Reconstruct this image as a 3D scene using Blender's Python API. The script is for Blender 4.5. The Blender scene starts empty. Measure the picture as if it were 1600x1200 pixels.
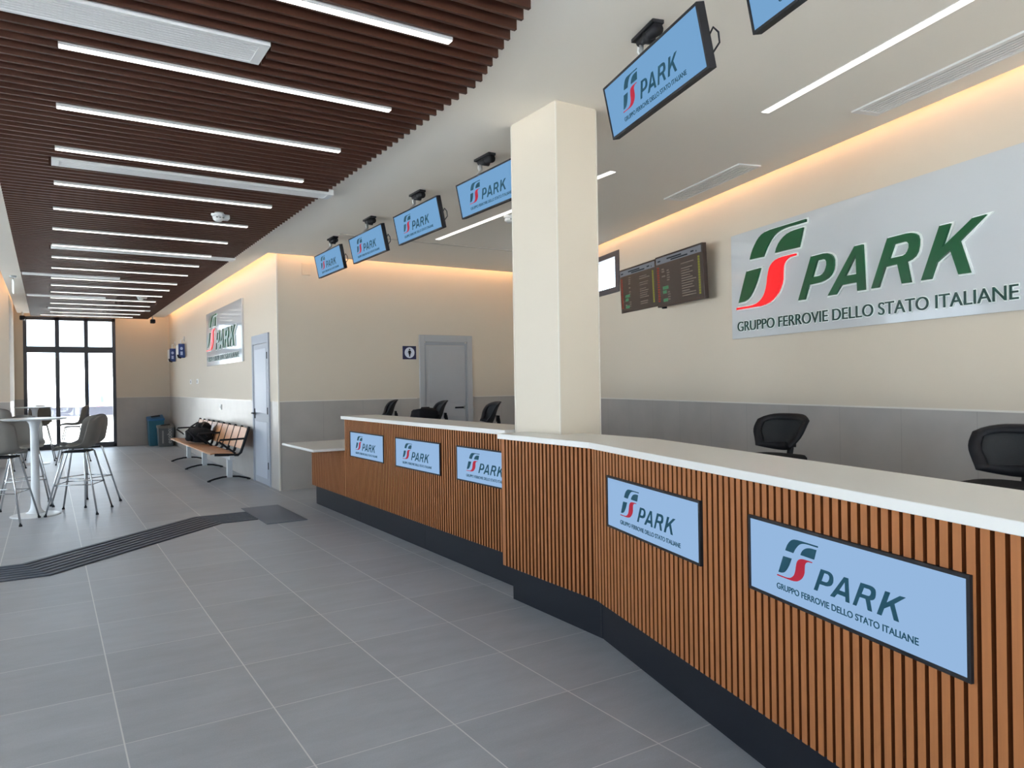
import bpy, bmesh, math, random
from mathutils import Vector, Matrix
random.seed(4)
SC = bpy.context.scene
COL = SC.collection

# ------------------------------------------------------------------ camera
f, h = 1150.0, 1.45
yaw, roll, pitch = math.radians(32.26), math.radians(0.9), math.radians(-0.07)
F = Vector((math.sin(yaw)*math.cos(pitch), math.cos(yaw)*math.cos(pitch), math.sin(pitch)))
R0 = Vector((math.cos(yaw), -math.sin(yaw), 0)); U0 = R0.cross(F)
R = R0*math.cos(roll)-U0*math.sin(roll); U = U0*math.cos(roll)+R0*math.sin(roll)
cd = bpy.data.cameras.new('camera'); cam = bpy.data.objects.new('camera', cd); COL.objects.link(cam)
cd.sensor_width = 36; cd.sensor_fit = 'HORIZONTAL'; cd.lens = f/1600*36; cd.clip_start = .05
cam.matrix_world = Matrix(((R.x, U.x, -F.x, 0), (R.y, U.y, -F.y, 0), (R.z, U.z, -F.z, h), (0, 0, 0, 1)))
SC.camera = cam

# ------------------------------------------------------------------ world, exposure
W = bpy.data.worlds.new('sky'); SC.world = W; W.use_nodes = True
bg = W.node_tree.nodes['Background']
bg.inputs[0].default_value = (.77, .89, 1.0, 1); bg.inputs[1].default_value = 5.3
SC.view_settings.view_transform = 'Standard'; SC.view_settings.look = 'None'
SC.view_settings.gamma = 1; SC.view_settings.use_curve_mapping = False
SC.view_settings.exposure = 0.0

def portal(name, loc, rot, sx, sy):          # daylight entering through a window opening
    ld = bpy.data.lights.new(name, 'AREA'); ld.shape = 'RECTANGLE'; ld.size = sx; ld.size_y = sy
    ld.cycles.is_portal = True
    o = bpy.data.objects.new(name, ld); o.location = loc; o.rotation_euler = rot; COL.objects.link(o)
    return o
PI = math.pi
sd = bpy.data.lights.new('sun', 'SUN'); sd.energy = 66; sd.angle = .01; sd.color = (1, .98, .96)
sun = bpy.data.objects.new('sun', sd); COL.objects.link(sun); sun.rotation_euler = Vector((.42, -.5, 1.0)).to_track_quat('Z', 'Y').to_euler()
portal('window_portal', (.5, 21.3, 1.6), (-PI/2, 0, 0), 2.0, 3.1)
LWX = -2.3                                   # left glazed wall
LEFT_OPEN = [(3.6, 7.2), (7.8, 11.4), (12.0, 15.6)]
for a, b in LEFT_OPEN:
    portal('window_portal', (LWX-.15, (a+b)/2, 1.6), (0, -PI/2, 0), 2.9, b-a)

# ------------------------------------------------------------------ materials
MAT = {}
def mat(name, col, rough=.5, metal=0, emit=None, estr=0, noise=None, spec=None, coat=0, alpha=None, bump=None):
    if name in MAT: return MAT[name]
    m = bpy.data.materials.new(name); m.use_nodes = True
    nt = m.node_tree; b = nt.nodes['Principled BSDF']
    b.inputs['Base Color'].default_value = (*col, 1); b.inputs['Roughness'].default_value = rough
    b.inputs['Metallic'].default_value = metal
    if spec is not None: b.inputs['Specular IOR Level'].default_value = spec
    if coat: b.inputs['Coat Weight'].default_value = coat; b.inputs['Coat Roughness'].default_value = .03
    if emit:
        b.inputs['Emission Color'].default_value = (*emit, 1); b.inputs['Emission Strength'].default_value = estr
    if noise:
        sc_, amt = noise[0], noise[1]
        tc = nt.nodes.new('ShaderNodeTexCoord'); mp = nt.nodes.new('ShaderNodeMapping')
        mp.inputs['Scale'].default_value = noise[2] if len(noise) > 2 else (1, 1, 1)
        n = nt.nodes.new('ShaderNodeTexNoise'); n.inputs['Scale'].default_value = sc_; n.inputs['Detail'].default_value = 6
        mr = nt.nodes.new('ShaderNodeMapRange'); mr.inputs['To Min'].default_value = 1-amt; mr.inputs['To Max'].default_value = 1+amt
        mx = nt.nodes.new('ShaderNodeVectorMath'); mx.operation = 'SCALE'; mx.inputs[0].default_value = col
        nt.links.new(tc.outputs['Object'], mp.inputs[0]); nt.links.new(mp.outputs[0], n.inputs['Vector'])
        nt.links.new(n.outputs[0], mr.inputs['Value']); nt.links.new(mr.outputs[0], mx.inputs['Scale'])
        nt.links.new(mx.outputs[0], b.inputs['Base Color'])
        if bump:
            bp = nt.nodes.new('ShaderNodeBump'); bp.inputs['Strength'].default_value = bump
            nt.links.new(n.outputs[0], bp.inputs['Height']); nt.links.new(bp.outputs[0], b.inputs['Normal'])
    MAT[name] = m; return m
def emat(name, col, s):
    m = bpy.data.materials.new(name); m.use_nodes = True; nt = m.node_tree; nt.nodes.clear()
    o = nt.nodes.new('ShaderNodeOutputMaterial'); e = nt.nodes.new('ShaderNodeEmission')
    e.inputs[0].default_value = (*col, 1); e.inputs[1].default_value = s; nt.links.new(e.outputs[0], o.inputs[0])
    MAT[name] = m; return m
def glass(name):
    m = bpy.data.materials.new(name); m.use_nodes = True; nt = m.node_tree; nt.nodes.clear()
    o = nt.nodes.new('ShaderNodeOutputMaterial'); t = nt.nodes.new('ShaderNodeBsdfTransparent')
    g = nt.nodes.new('ShaderNodeBsdfGlossy'); g.inputs['Roughness'].default_value = .02
    x = nt.nodes.new('ShaderNodeMixShader'); x.inputs[0].default_value = .06
    t.inputs[0].default_value = (.95, .98, 1, 1)
    nt.links.new(t.outputs[0], x.inputs[1]); nt.links.new(g.outputs[0], x.inputs[2]); nt.links.new(x.outputs[0], o.inputs[0])
    MAT[name] = m; return m

def math_node(nt, op, a, b=None):
    n = nt.nodes.new('ShaderNodeMath'); n.operation = op
    for i, v in enumerate((a, b)):
        if v is None: continue
        if isinstance(v, (int, float)): n.inputs[i].default_value = v
        else: nt.links.new(v, n.inputs[i])
    return n.outputs[0]
def mix_col(nt, fac, a, b):
    n = nt.nodes.new('ShaderNodeMix'); n.data_type = 'RGBA'
    for s, v in ((0, fac), (6, a), (7, b)):
        if isinstance(v, tuple): n.inputs[s].default_value = (*v, 1)
        elif isinstance(v, (int, float)): n.inputs[s].default_value = v
        else: nt.links.new(v, n.inputs[s])
    return n.outputs[2]
def grid_line(nt, coord, off, pitch, half):     # 1 on a joint line, 0 elsewhere
    a = math_node(nt, 'SUBTRACT', coord, off); a = math_node(nt, 'DIVIDE', a, pitch)
    a = math_node(nt, 'FRACT', a); a = math_node(nt, 'SUBTRACT', a, .5); a = math_node(nt, 'ABSOLUTE', a)
    return math_node(nt, 'GREATER_THAN', a, .5-half/pitch)

def floor_mat():
    m = bpy.data.materials.new('floor_tiles'); m.use_nodes = True; nt = m.node_tree; b = nt.nodes['Principled BSDF']
    tc = nt.nodes.new('ShaderNodeTexCoord'); sp = nt.nodes.new('ShaderNodeSeparateXYZ'); nt.links.new(tc.outputs['Object'], sp.inputs[0])
    gx = grid_line(nt, sp.outputs[0], .246, .600, .0030); gy = grid_line(nt, sp.outputs[1], 2.186, .607, .0022)
    g = math_node(nt, 'MAXIMUM', gx, gy)
    # tone of each tile
    ix = math_node(nt, 'FLOOR', math_node(nt, 'DIVIDE', math_node(nt, 'SUBTRACT', sp.outputs[0], .246), .6))
    iy = math_node(nt, 'FLOOR', math_node(nt, 'DIVIDE', math_node(nt, 'SUBTRACT', sp.outputs[1], 2.186), .607))
    cv = nt.nodes.new('ShaderNodeCombineXYZ'); nt.links.new(ix, cv.inputs[0]); nt.links.new(iy, cv.inputs[1])
    wn = nt.nodes.new('ShaderNodeTexWhiteNoise'); nt.links.new(cv.outputs[0], wn.inputs['Vector'])
    mp = nt.nodes.new('ShaderNodeMapping'); mp.inputs['Scale'].default_value = (1.1, 3.2, 1); nt.links.new(tc.outputs['Object'], mp.inputs[0])
    ad = nt.nodes.new('ShaderNodeVectorMath'); ad.operation = 'ADD'; nt.links.new(mp.outputs[0], ad.inputs[0])
    s3 = nt.nodes.new('ShaderNodeVectorMath'); s3.operation = 'SCALE'; s3.inputs['Scale'].default_value = 9; nt.links.new(cv.outputs[0], s3.inputs[0]); nt.links.new(s3.outputs[0], ad.inputs[1])
    n1 = nt.nodes.new('ShaderNodeTexNoise'); n1.inputs['Scale'].default_value = 2.2; n1.inputs['Detail'].default_value = 8; n1.inputs['Roughness'].default_value = .65
    nt.links.new(ad.outputs[0], n1.inputs['Vector'])
    n2 = nt.nodes.new('ShaderNodeTexNoise'); n2.inputs['Scale'].default_value = 160; nt.links.new(tc.outputs['Object'], n2.inputs['Vector'])
    v = math_node(nt, 'ADD', math_node(nt, 'MULTIPLY', n1.outputs[0], .55), math_node(nt, 'MULTIPLY', wn.outputs[0], .12))
    v = math_node(nt, 'ADD', v, math_node(nt, 'MULTIPLY', n2.outputs[0], .22))
    v = math_node(nt, 'ADD', v, .55)
    sc = nt.nodes.new('ShaderNodeVectorMath'); sc.operation = 'SCALE'; sc.inputs[0].default_value = (.365, .385, .418); nt.links.new(v, sc.inputs['Scale'])
    nt.links.new(mix_col(nt, g, sc.outputs[0], (.66, .66, .65)), b.inputs['Base Color'])
    b.inputs['Roughness'].default_value = .42
    r = math_node(nt, 'ADD', math_node(nt, 'MULTIPLY', n1.outputs[0], .2), .30); nt.links.new(r, b.inputs['Roughness'])
    bp = nt.nodes.new('ShaderNodeBump'); bp.inputs['Strength'].default_value = .04; nt.links.new(n2.outputs[0], bp.inputs['Height']); nt.links.new(bp.outputs[0], b.inputs['Normal'])
    MAT['floor'] = m; return m

def wall_mat(name, zsplit, axis, off):          # cream paint above grey porcelain wainscot tiles
    m = bpy.data.materials.new(name); m.use_nodes = True; nt = m.node_tree; b = nt.nodes['Principled BSDF']
    tc = nt.nodes.new('ShaderNodeTexCoord'); sp = nt.nodes.new('ShaderNodeSeparateXYZ'); nt.links.new(tc.outputs['Object'], sp.inputs[0])
    low = math_node(nt, 'LESS_THAN', sp.outputs[2], zsplit)
    gx = grid_line(nt, sp.outputs[axis], off, .6, .0016)
    n1 = nt.nodes.new('ShaderNodeTexNoise'); n1.inputs['Scale'].default_value = 3; n1.inputs['Detail'].default_value = 8; nt.links.new(tc.outputs['Object'], n1.inputs['Vector'])
    v = math_node(nt, 'ADD', math_node(nt, 'MULTIPLY', n1.outputs[0], .3), .85)
    sc = nt.nodes.new('ShaderNodeVectorMath'); sc.operation = 'SCALE'; sc.inputs[0].default_value = (.40, .372, .345); nt.links.new(v, sc.inputs['Scale'])
    tile = mix_col(nt, gx, sc.outputs[0], (.28, .265, .25))
    nt.links.new(mix_col(nt, low, (.645, .565, .46), tile), b.inputs['Base Color'])
    rr = math_node(nt, 'SUBTRACT', .62, math_node(nt, 'MULTIPLY', low, .27)); nt.links.new(rr, b.inputs['Roughness'])
    MAT[name] = m; return m

floor_mat(); glass('glass')
M_wallx = wall_mat('painted_wall_along', 1.24, 1, .1)
M_wally = wall_mat('painted_wall_across', 1.24, 0, .35)
M_wallr = wall_mat('painted_wall_right', 1.225, 0, .2)
cream = mat('cream_paint', (.68, .60, .49), .6)
white_ceiling = mat('ceiling_paint', (.86, .80, .71), .8)
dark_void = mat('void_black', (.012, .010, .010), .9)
brown_slat = mat('dark_wood_slat', (.058, .021, .012), .5, spec=.3, noise=(3, .35, (1, 30, 30)))
wood_slat = mat('oak_slat', (.335, .122, .040), .55, spec=.25, noise=(4, .18, (30, 30, 1.5)))
wood_groove = mat('groove_brown', (.030, .007, .002), .8, spec=.1)
white_solid = mat('white_worktop', (.78, .76, .72), .28)
plinth_m = mat('plinth_charcoal', (.008, .0095, .015), .5, spec=.2)
alu_white = mat('white_enamel', (.78, .78, .77), .4)
grey_trim = mat('grey_trim', (.62, .60, .55), .5)
frame_dark = mat('window_frame_anthracite', (.045, .048, .062), .4)
door_grey = mat('door_grey', (.40, .41, .43), .45)
door_light = mat('door_light_grey', (.33, .355, .41), .5)
black_pl = mat('black_plastic', (.010, .010, .013), .55, spec=.25)
black_mesh = mat('black_mesh_fabric', (.020, .021, .023), .85, noise=(300, .5))
black_fab = mat('black_fabric', (.010, .010, .012), .9, spec=.2)
chrome = mat('chrome', (.62, .64, .66), .18, 1)
steel = mat('brushed_aluminium', (.60, .62, .64), .35, 1)
shell_grey = mat('stool_grey', (.175, .165, .150), .5)
table_white = mat('table_white', (.72, .74, .76), .3)
seat_wood = mat('beech_seat', (.52, .25, .12), .4, noise=(6, .15, (2, 20, 2)))
light_m = emat('led_white', (1, .95, .88), 3.2)
cove_m = emat('led_warm', (1, .56, .28), 34)
screen_low = emat('screen_light_blue', (.33, .52, .80), .92)
screen_high = emat('screen_blue', (.18, .37, .62), 1.0)
screen_dark = mat('screen_off_brown', (.012, .010, .009), .4, emit=(.03, .021, .018), estr=.7)
ink = mat('ink_teal', (.006, .03, .045), .6, spec=.1, emit=(.012, .055, .085), estr=.8)
ink_red = mat('ink_red', (.20, .008, .02), .6, spec=.1, emit=(.30, .015, .03), estr=.8)
sign_green = mat('sign_green', (.0, .075, .022), .3)
sign_red = mat('sign_red', (.95, .005, .012), .25, coat=.3, emit=(1, .0, .01), estr=.25)
sign_dgreen = mat('sign_dark_green', (.0, .045, .03), .3)
sign_white = mat('sign_white_edge', (.9, .95, .92), .4)
sign_panel = mat('sign_panel_grey', (.60, .62, .64), .12, coat=.6)

# ------------------------------------------------------------------ helpers
def link(o, parent=None):
    COL.objects.link(o)
    if parent: o.parent = parent
    return o
def tag(o, label=None, cat=None, group=None, kind=None):
    if label: o['label'] = label
    if cat: o['category'] = cat
    if group: o['group'] = group
    if kind: o['kind'] = kind
    return o
def thing(name, label, cat, loc=(0, 0, 0), rz=0, group=None):
    o = bpy.data.objects.new(name, None); o.empty_display_size = .1; link(o)
    o.location = loc; o.rotation_euler = (0, 0, rz); return tag(o, label, cat, group)
def bm_obj(name, bm, m, parent=None, smooth=False, bevel=0):
    bmesh.ops.recalc_face_normals(bm, faces=bm.faces)
    me = bpy.data.meshes.new(name); bm.to_mesh(me); bm.free()
    for mm in (m if isinstance(m, (list, tuple)) else [m]): me.materials.append(mm)
    if smooth:
        for p in me.polygons: p.use_smooth = True
    o = bpy.data.objects.new(name, me); link(o, parent)
    if bevel:
        b = o.modifiers.new('bevel', 'BEVEL'); b.width = bevel; b.segments = 2; b.limit_method = 'ANGLE'
    return o
def box(bm, x0, x1, y0, y1, z0, z1, mtx=None, mi=0):
    vs = [bm.verts.new((x, y, z)) for z in (z0, z1) for y in (y0, y1) for x in (x0, x1)]
    if mtx:
        for v in vs: v.co = mtx @ v.co
    for q in ((0, 2, 3, 1), (4, 5, 7, 6), (0, 1, 5, 4), (2, 6, 7, 3), (0, 4, 6, 2), (1, 3, 7, 5)):
        bm.faces.new([vs[i] for i in q]).material_index = mi
    return vs
def prism(bm, pts, z0, z1, mi=0):
    a = [bm.verts.new((x, y, z0)) for x, y in pts]; b = [bm.verts.new((x, y, z1)) for x, y in pts]
    n = len(pts)
    bm.faces.new(a[::-1]).material_index = mi; bm.faces.new(b).material_index = mi
    for i in range(n): bm.faces.new((a[i], a[(i+1) % n], b[(i+1) % n], b[i])).material_index = mi
def tube(bm, pts, r, seg=10, r2=None, caps=True):
    pts = [Vector(p) for p in pts]; rings = []
    n = len(pts); ref = None
    for i, p in enumerate(pts):
        t = (pts[min(i+1, n-1)]-pts[max(i-1, 0)]).normalized()
        if ref is None: ref = Vector((0, 0, 1)) if abs(t.z) < .9 else Vector((1, 0, 0))
        u = t.cross(ref).normalized(); v = u.cross(t).normalized()*-1
        ref = t.cross(u)*-1 if False else ref
        rr = r if r2 is None else r+(r2-r)*i/(n-1)
        rings.append([bm.verts.new(p+(u*math.cos(a)+v*math.sin(a))*rr) for a in [2*PI*k/seg for k in range(seg)]])
    for a, b in zip(rings, rings[1:]):
        for k in range(seg): bm.faces.new((a[k], a[(k+1) % seg], b[(k+1) % seg], b[k]))
    if caps: bm.faces.new(rings[0][::-1]); bm.faces.new(rings[-1])
def lathe(bm, prof, seg=32, c=(0, 0, 0)):
    rings = []
    for r, z_ in prof:
        if r < 1e-6: rings.append([bm.verts.new((c[0], c[1], c[2]+z_))])
        else: rings.append([bm.verts.new((c[0]+r*math.cos(2*PI*k/seg), c[1]+r*math.sin(2*PI*k/seg), c[2]+z_)) for k in range(seg)])
    for a, b in zip(rings, rings[1:]):
        for k in range(seg):
            if len(a) == 1 and len(b) == 1: continue
            if len(a) == 1: bm.faces.new((a[0], b[(k+1) % seg], b[k]))
            elif len(b) == 1: bm.faces.new((a[k], a[(k+1) % seg], b[0]))
            else: bm.faces.new((a[k], a[(k+1) % seg], b[(k+1) % seg], b[k]))
def simple(name, fn, m, parent=None, **k):
    bm = bmesh.new(); fn(bm); return bm_obj(name, bm, m, parent, **k)
def boxo(name, dims, m, parent=None, bevel=0): return simple(name, lambda b: box(b, *dims), m, parent, bevel=bevel)
def copy_tree(o, parent=None):
    c = o.copy(); COL.objects.link(c)
    if parent: c.parent = parent
    for ch in list(o.children): copy_tree(ch, c)
    return c
def struct(o): o['kind'] = 'structure'; return o

# ------------------------------------------------------------------ room geometry
ANG = math.radians(13.75)
DW = Vector((math.sin(ANG), math.cos(ANG), 0)); NW = Vector((DW.y, -DW.x, 0))
EDGE0 = Vector((4.895, 2.045, 0))               # ceiling edge beside the right wall
GAP = .08
WP0 = EDGE0+NW*GAP
def on_line(p, d, y): return p.x+(y-p.y)*d.x/d.y
YB = 10.403; YF = 21.15; XH = 2.72; TOPZ = 3.9; CH = 3.28
XC = on_line(WP0, DW, YB)
YN = -3.5
# floor
bm = bmesh.new(); box(bm, -6, 8.2, -4.2, 21.5, -.2, 0)
struct(bm_obj('floor', bm, MAT['floor']))
# far wall with the tall glazed opening
bm = bmesh.new()
box(bm, -2.6, -.48, YF, YF+.3, 0, TOPZ); box(bm, 1.477, XH+.2, YF, YF+.3, 0, TOPZ); box(bm, -.48, 1.477, YF, YF+.3, 3.24, TOPZ)
struct(bm_obj('wall_far', bm, M_wally))
# hall right wall (solid block up to back room)
bm = bmesh.new(); box(bm, XH, XH+.2, YB+.2, YF, 0, TOPZ)
struct(bm_obj('wall_hall', bm, M_wallx))
bm = bmesh.new(); box(bm, XH, XC+.3, YB, YB+.2, 0, TOPZ)
struct(bm_obj('wall_back', bm, M_wally))
# right wall in its own frame (local x runs to the right as seen, local y out of the room)
RW = Matrix.Translation(WP0) @ Matrix(((-DW.x, NW.x, 0, 0), (-DW.y, NW.y, 0, 0), (0, 0, 1, 0), (0, 0, 0, 1)))
s_back = -(YB-WP0.y)/DW.y-.35; s_near = (WP0.y-YN)/DW.y
WS0, WS1, WZ0, WZ1 = -6.55, -5.40, 2.61, 3.15
bm = bmesh.new()
box(bm, s_back+.28, WS0, 0, .25, 0, TOPZ); box(bm, WS1, s_near, 0, .25, 0, TOPZ)
box(bm, WS0, WS1, 0, .25, 0, WZ0); box(bm, WS0, WS1, 0, .25, WZ1, TOPZ)
o = struct(bm_obj('wall_right', bm, M_wallr)); o.matrix_world = RW
# left side: pilaster block then glazed facade
bm = bmesh.new(); box(bm, -2.6, -.60, 16.9, 18.6, 0, TOPZ); box(bm, -2.6, -.66, 18.6, YF, 0, TOPZ)
struct(bm_obj('wall_left', bm, M_wally))
bm = bmesh.new()
ys = [2.9]+[v for p in LEFT_OPEN for v in p]+[16.9]
for a, b in zip(ys[::2], ys[1::2]): box(bm, LWX-.25, LWX, a, b, 0, TOPZ)
for a, b in LEFT_OPEN: box(bm, LWX-.25, LWX, a, b, 3.1, TOPZ); box(bm, LWX-.25, LWX, a, b, 0, .12)
struct(bm_obj('wall_window_side', bm, M_wallx))
LD = Vector((-DW.x, -DW.y, 0))
# near-left facade bending with the building, and the wall behind the camera
LN = Matrix.Translation((LWX, 2.9, 0)) @ Matrix(((-DW.x, -DW.y, 0, 0), (-DW.y, DW.x, 0, 0), (0, 0, 1, 0), (0, 0, 0, 1)))
bm = bmesh.new(); L = 6.6
for a, b in ((0, .5), (3.1, 3.6), (6.2, L)): box(bm, a, b, 0, .25, 0, TOPZ)
for a, b in ((.5, 3.1), (3.6, 6.2)): box(bm, a, b, 0, .25, 3.1, TOPZ); box(bm, a, b, 0, .25, 0, .12)
o = struct(bm_obj('wall_window_side_near', bm, M_wally)); o.matrix_world = LN
for a, b in ((.5, 3.1), (3.6, 6.2)):
    p = portal('window_portal', (0, 0, 0), (0, 0, 0), b-a, 2.9)
    p.matrix_world = LN @ Matrix.Translation(((a+b)/2, .15, 1.6)) @ Matrix.Rotation(PI/2, 4, 'X') @ Matrix.Rotation(PI, 4, 'X')
bm = bmesh.new(); box(bm, -4.4, -3.0, YN-.25, YN, 0, TOPZ); box(bm, 2.6, 3.9, YN-.25, YN, 0, TOPZ); box(bm, -3.0, 2.6, YN-.25, YN, 3.0, TOPZ)
struct(bm_obj('wall_behind', bm, M_wally))
portal('window_portal', (-.2, YN-.1, 1.5), (PI/2, 0, 0), 5.4, 2.9)
# upper slab
bm = bmesh.new(); box(bm, -6, 8.2, -4.2, 21.5, TOPZ, TOPZ+.2)
struct(bm_obj('ceiling', bm, white_ceiling))

# hanging plasterboard ceiling with the opening for the slats
t_b = math.tan(math.radians(14.6))
YK = 3.78                                         # where the slat field bends
def bend(x, y): return x if y >= YK else x-(YK-y)*t_b
YE = 20.75
ex = lambda y: on_line(EDGE0, DW, y)
SX0, SX1 = -.318, 2.19
def cpoly(bm, pts): prism(bm, pts, CH, CH+.03)
bm = bmesh.new()
yb0 = YB-.15; xh0 = XH-.15
cpoly(bm, [(SX1, yb0), (SX1, YE), (xh0, YE), (xh0, yb0)])
cpoly(bm, [(SX1, YK), (SX1, yb0), (ex(yb0), yb0), (ex(YK), YK)])
cpoly(bm, [(bend(SX1, YN), YN), (SX1, YK), (ex(YK), YK), (ex(YN), YN)])
cpoly(bm, [(-.58, YK), (-.58, YE), (SX0, YE), (SX0, YK)])
cpoly(bm, [(bend(-.58, YN), YN), (-.58, YK), (SX0, YK), (bend(SX0, YN), YN)])
o = struct(bm_obj('ceiling', bm, white_ceiling)); o['label'] = 'white plasterboard ceiling hanging below the warm light coves'
# black sheet above the slats, the void's darkness put into its colour
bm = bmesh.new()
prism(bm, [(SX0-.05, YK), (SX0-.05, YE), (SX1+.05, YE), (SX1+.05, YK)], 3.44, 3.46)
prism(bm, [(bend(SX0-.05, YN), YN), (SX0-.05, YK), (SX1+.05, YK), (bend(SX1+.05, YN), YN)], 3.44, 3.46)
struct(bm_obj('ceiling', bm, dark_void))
# shadow line of a plasterboard step, drawn as a grey strip
bm = bmesh.new(); box(bm, 3.0, 6.2, 8.58, 8.63, CH-.006, CH+.001)
struct(bm_obj('trim_1', bm, mat('shadow_line_grey', (.66, .61, .54), .7)))
# wainscot capping strips
def strip(n, dims, mtx=None):
    o = struct(boxo('trim_%d' % n, dims, mat('cap_strip', (.72, .68, .62), .35)))
    if mtx: o.matrix_world = mtx
strip(2, (XH, 4.83, YB-.006, YB+.01, 1.235, 1.247)); strip(3, (XH-.006, XH+.01, 12.0, YF, 1.235, 1.247))
strip(4, (1.49, XH, YF-.006, YF+.01, 1.235, 1.247)); strip(5, (5.84, XC, YB-.006, YB+.01, 1.235, 1.247))
strip(6, (s_back+.4, s_near, -.006, .01, 1.22, 1.232), RW); strip(7, (-2.2, -.595, 16.894, 16.91, 1.235, 1.247))
# corner edge strip of the hall wall
strip(8, (XH-.006, XH+.012, YB-.006, YB+.012, 0, 3.5))

# warm LED strips hidden above the ceiling edges
def led(name, a, b, lab):
    a = Vector(a); b = Vector(b); d = (b-a).normalized(); n = Vector((d.y, -d.x, 0))*.008
    bm = bmesh.new(); pts = [(a+n).xy, (b+n).xy, (b-n).xy, (a-n).xy]
    prism(bm, [tuple(p) for p in pts], CH+.14, CH+.155)
    return tag(bm_obj(name, bm, cove_m), lab, 'light strip', 'warm cove light strips')
e2 = NW*-.02
led('cove_light_strip', EDGE0+DW*8.3+e2, EDGE0-DW*5.5+e2, 'warm light strip above the ceiling edge along the wall of the large logo sign')
led('cove_light_strip', (xh0+.1, yb0-.02, 0), (ex(yb0)-.1, yb0-.02, 0), 'warm light strip above the ceiling edge at the toilet door wall')
led('cove_light_strip', (xh0-.02, yb0+.1, 0), (xh0-.02, YE-.1, 0), 'warm light strip above the ceiling edge over the bench wall')
led('cove_light_strip', (1.4, YE-.02, 0), (xh0-.1, YE-.02, 0), 'warm light strip above the ceiling edge at the far glazed wall')
led('cove_light_strip', (-.56, 13, 0), (-.56, YE-.1, 0), 'warm light strip above the left ceiling edge at the far end')

# ------------------------------------------------------------------ slatted ceiling
slats = thing('slatted_ceiling', 'field of dark brown wooden slats hung across the ceiling', 'slatted ceiling', (0, 0, 3.22))
bm = bmesh.new(); y = 2.894
while y > -1.0: y -= .1045
VENTS = [(4.0, -.40, 1.0, .26), (6.70, .05, 2.26, .17), (10.70, .06, 2.22, .15), (13.30, -.30, 1.0, .15), (16.25, -.30, .97, .15), (18.55, .03, 2.0, .15)]
LIGHTS = [3.36, 4.40, 5.36, 6.30, 7.36, 8.38, 9.44, 10.50, 11.45, 12.45, 13.58, 14.5, 15.5, 16.5, 17.5, 18.5, 19.45, 20.3]
def cuts(y):                                    # x ranges of a slat, leaving room for lights and vents
    segs = [(bend(SX0, y), bend(SX1, y))]
    rem = []
    for k, ly in enumerate(LIGHTS):
        if abs(ly-y) < .036: rem.append(LR(k))
    for vy, a, b, w in VENTS:
        if -w/2-.02 < y-vy < w/2+.075: rem.append((a-.02, b+.02))
    for a, b in rem:
        ns = []
        for s, e in segs:
            if a > s: ns.append((s, min(a, e)))
            if b < e: ns.append((max(b, s), e))
        segs = [q for q in ns if q[1]-q[0] > .03]
    return segs
def LR(k): return (-.05, 1.78) if k == 0 else ((-.12, 1.80) if k == 17 else (.07, 1.885))
while y < YE+.1:
    for a, b in cuts(y): box(bm, a, b, y-.010, y+.010, 0, .10)
    y += .1045
bm_obj('slat_panel', bm, brown_slat, slats)
# linear lights
nm = ['nearest ceiling light bar, cut by the top edge of the photo', 'second nearest ceiling light bar, longest one wholly in view', 'third ceiling light bar from the camera', 'fourth ceiling light bar, just before the long air diffuser', 'fifth ceiling light bar, just beyond the long air diffuser', 'sixth ceiling light bar, passing under the smoke detector', 'seventh ceiling light bar from the camera', 'eighth ceiling light bar, right beside the second long diffuser']
for k, ly in enumerate(LIGHTS):
    a, b = LR(k)
    lab = 'white linear ' + (nm[k] if k < 8 else ['ninth', 'tenth', 'eleventh', 'twelfth', 'thirteenth', 'fourteenth', 'fifteenth', 'sixteenth', 'seventeenth', 'last'][k-8]+' ceiling light bar counted from the camera' + (', closest to the far window' if k == 17 else ''))
    t = thing('linear_ceiling_light', lab, 'ceiling light', ((a+b)/2, ly, 3.205), 0, 'light bars in the slatted ceiling')
    L2 = (b-a)/2
    boxo('housing', (-L2, L2, -.024, .024, .004, .040), mat('light_housing', (.55, .55, .54), .5), t)
    boxo('diffuser', (-L2+.003, L2-.003, -.022, .022, 0, .004), light_m, t)
# linear diffusers
vl = ['wide white slotted air diffuser at the top left, nearest the camera', 'long white slotted air diffuser crossing the slats to their right edge', 'second long white air diffuser reaching the right edge of the slats', 'short white air diffuser starting at the left edge of the slats', 'thin short white air diffuser farther back at the left slat edge', 'farthest white air diffuser near the end window']
vm = alu_white
def vent(L, w, lab, loc, rz, group, t0=.04, m=alu_white, rows=6):
    t = thing('air_diffuser', lab, 'air vent', loc, rz, group)
    def fr(b):
        box(b, -L/2, L/2, -w/2, -w/2+.02, 0, t0); box(b, -L/2, L/2, w/2-.02, w/2, 0, t0)
        box(b, -L/2, -L/2+.05, -w/2+.02, w/2-.02, 0, t0); box(b, L/2-.05, L/2, -w/2+.02, w/2-.02, 0, t0)
    simple('frame', fr, m, t)
    def bl(b):
        n = rows; p = (w-.04)/n
        for i in range(n): box(b, -L/2+.05, L/2-.05, -w/2+.02+p*i+p*.17, -w/2+.02+p*(i+1)-p*.17, .004, .012)
    simple('blades', bl, m, t)
    simple('slot_shade_plate', lambda b: box(b, -L/2+.05, L/2-.05, -w/2+.02, w/2-.02, t0*.65, t0*.9), mat('slot_shade_grey', (.10, .10, .10), .7), t)  # dark plate behind the blades, recess shade put into its colour
    return t
for (vy, a, b, w), lab in zip(VENTS, vl): vent(b-a, w, lab, ((a+b)/2, vy, 3.21), 0, 'air diffusers in the slatted ceiling', .05, rows=8 if w > .2 else 5)
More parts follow.
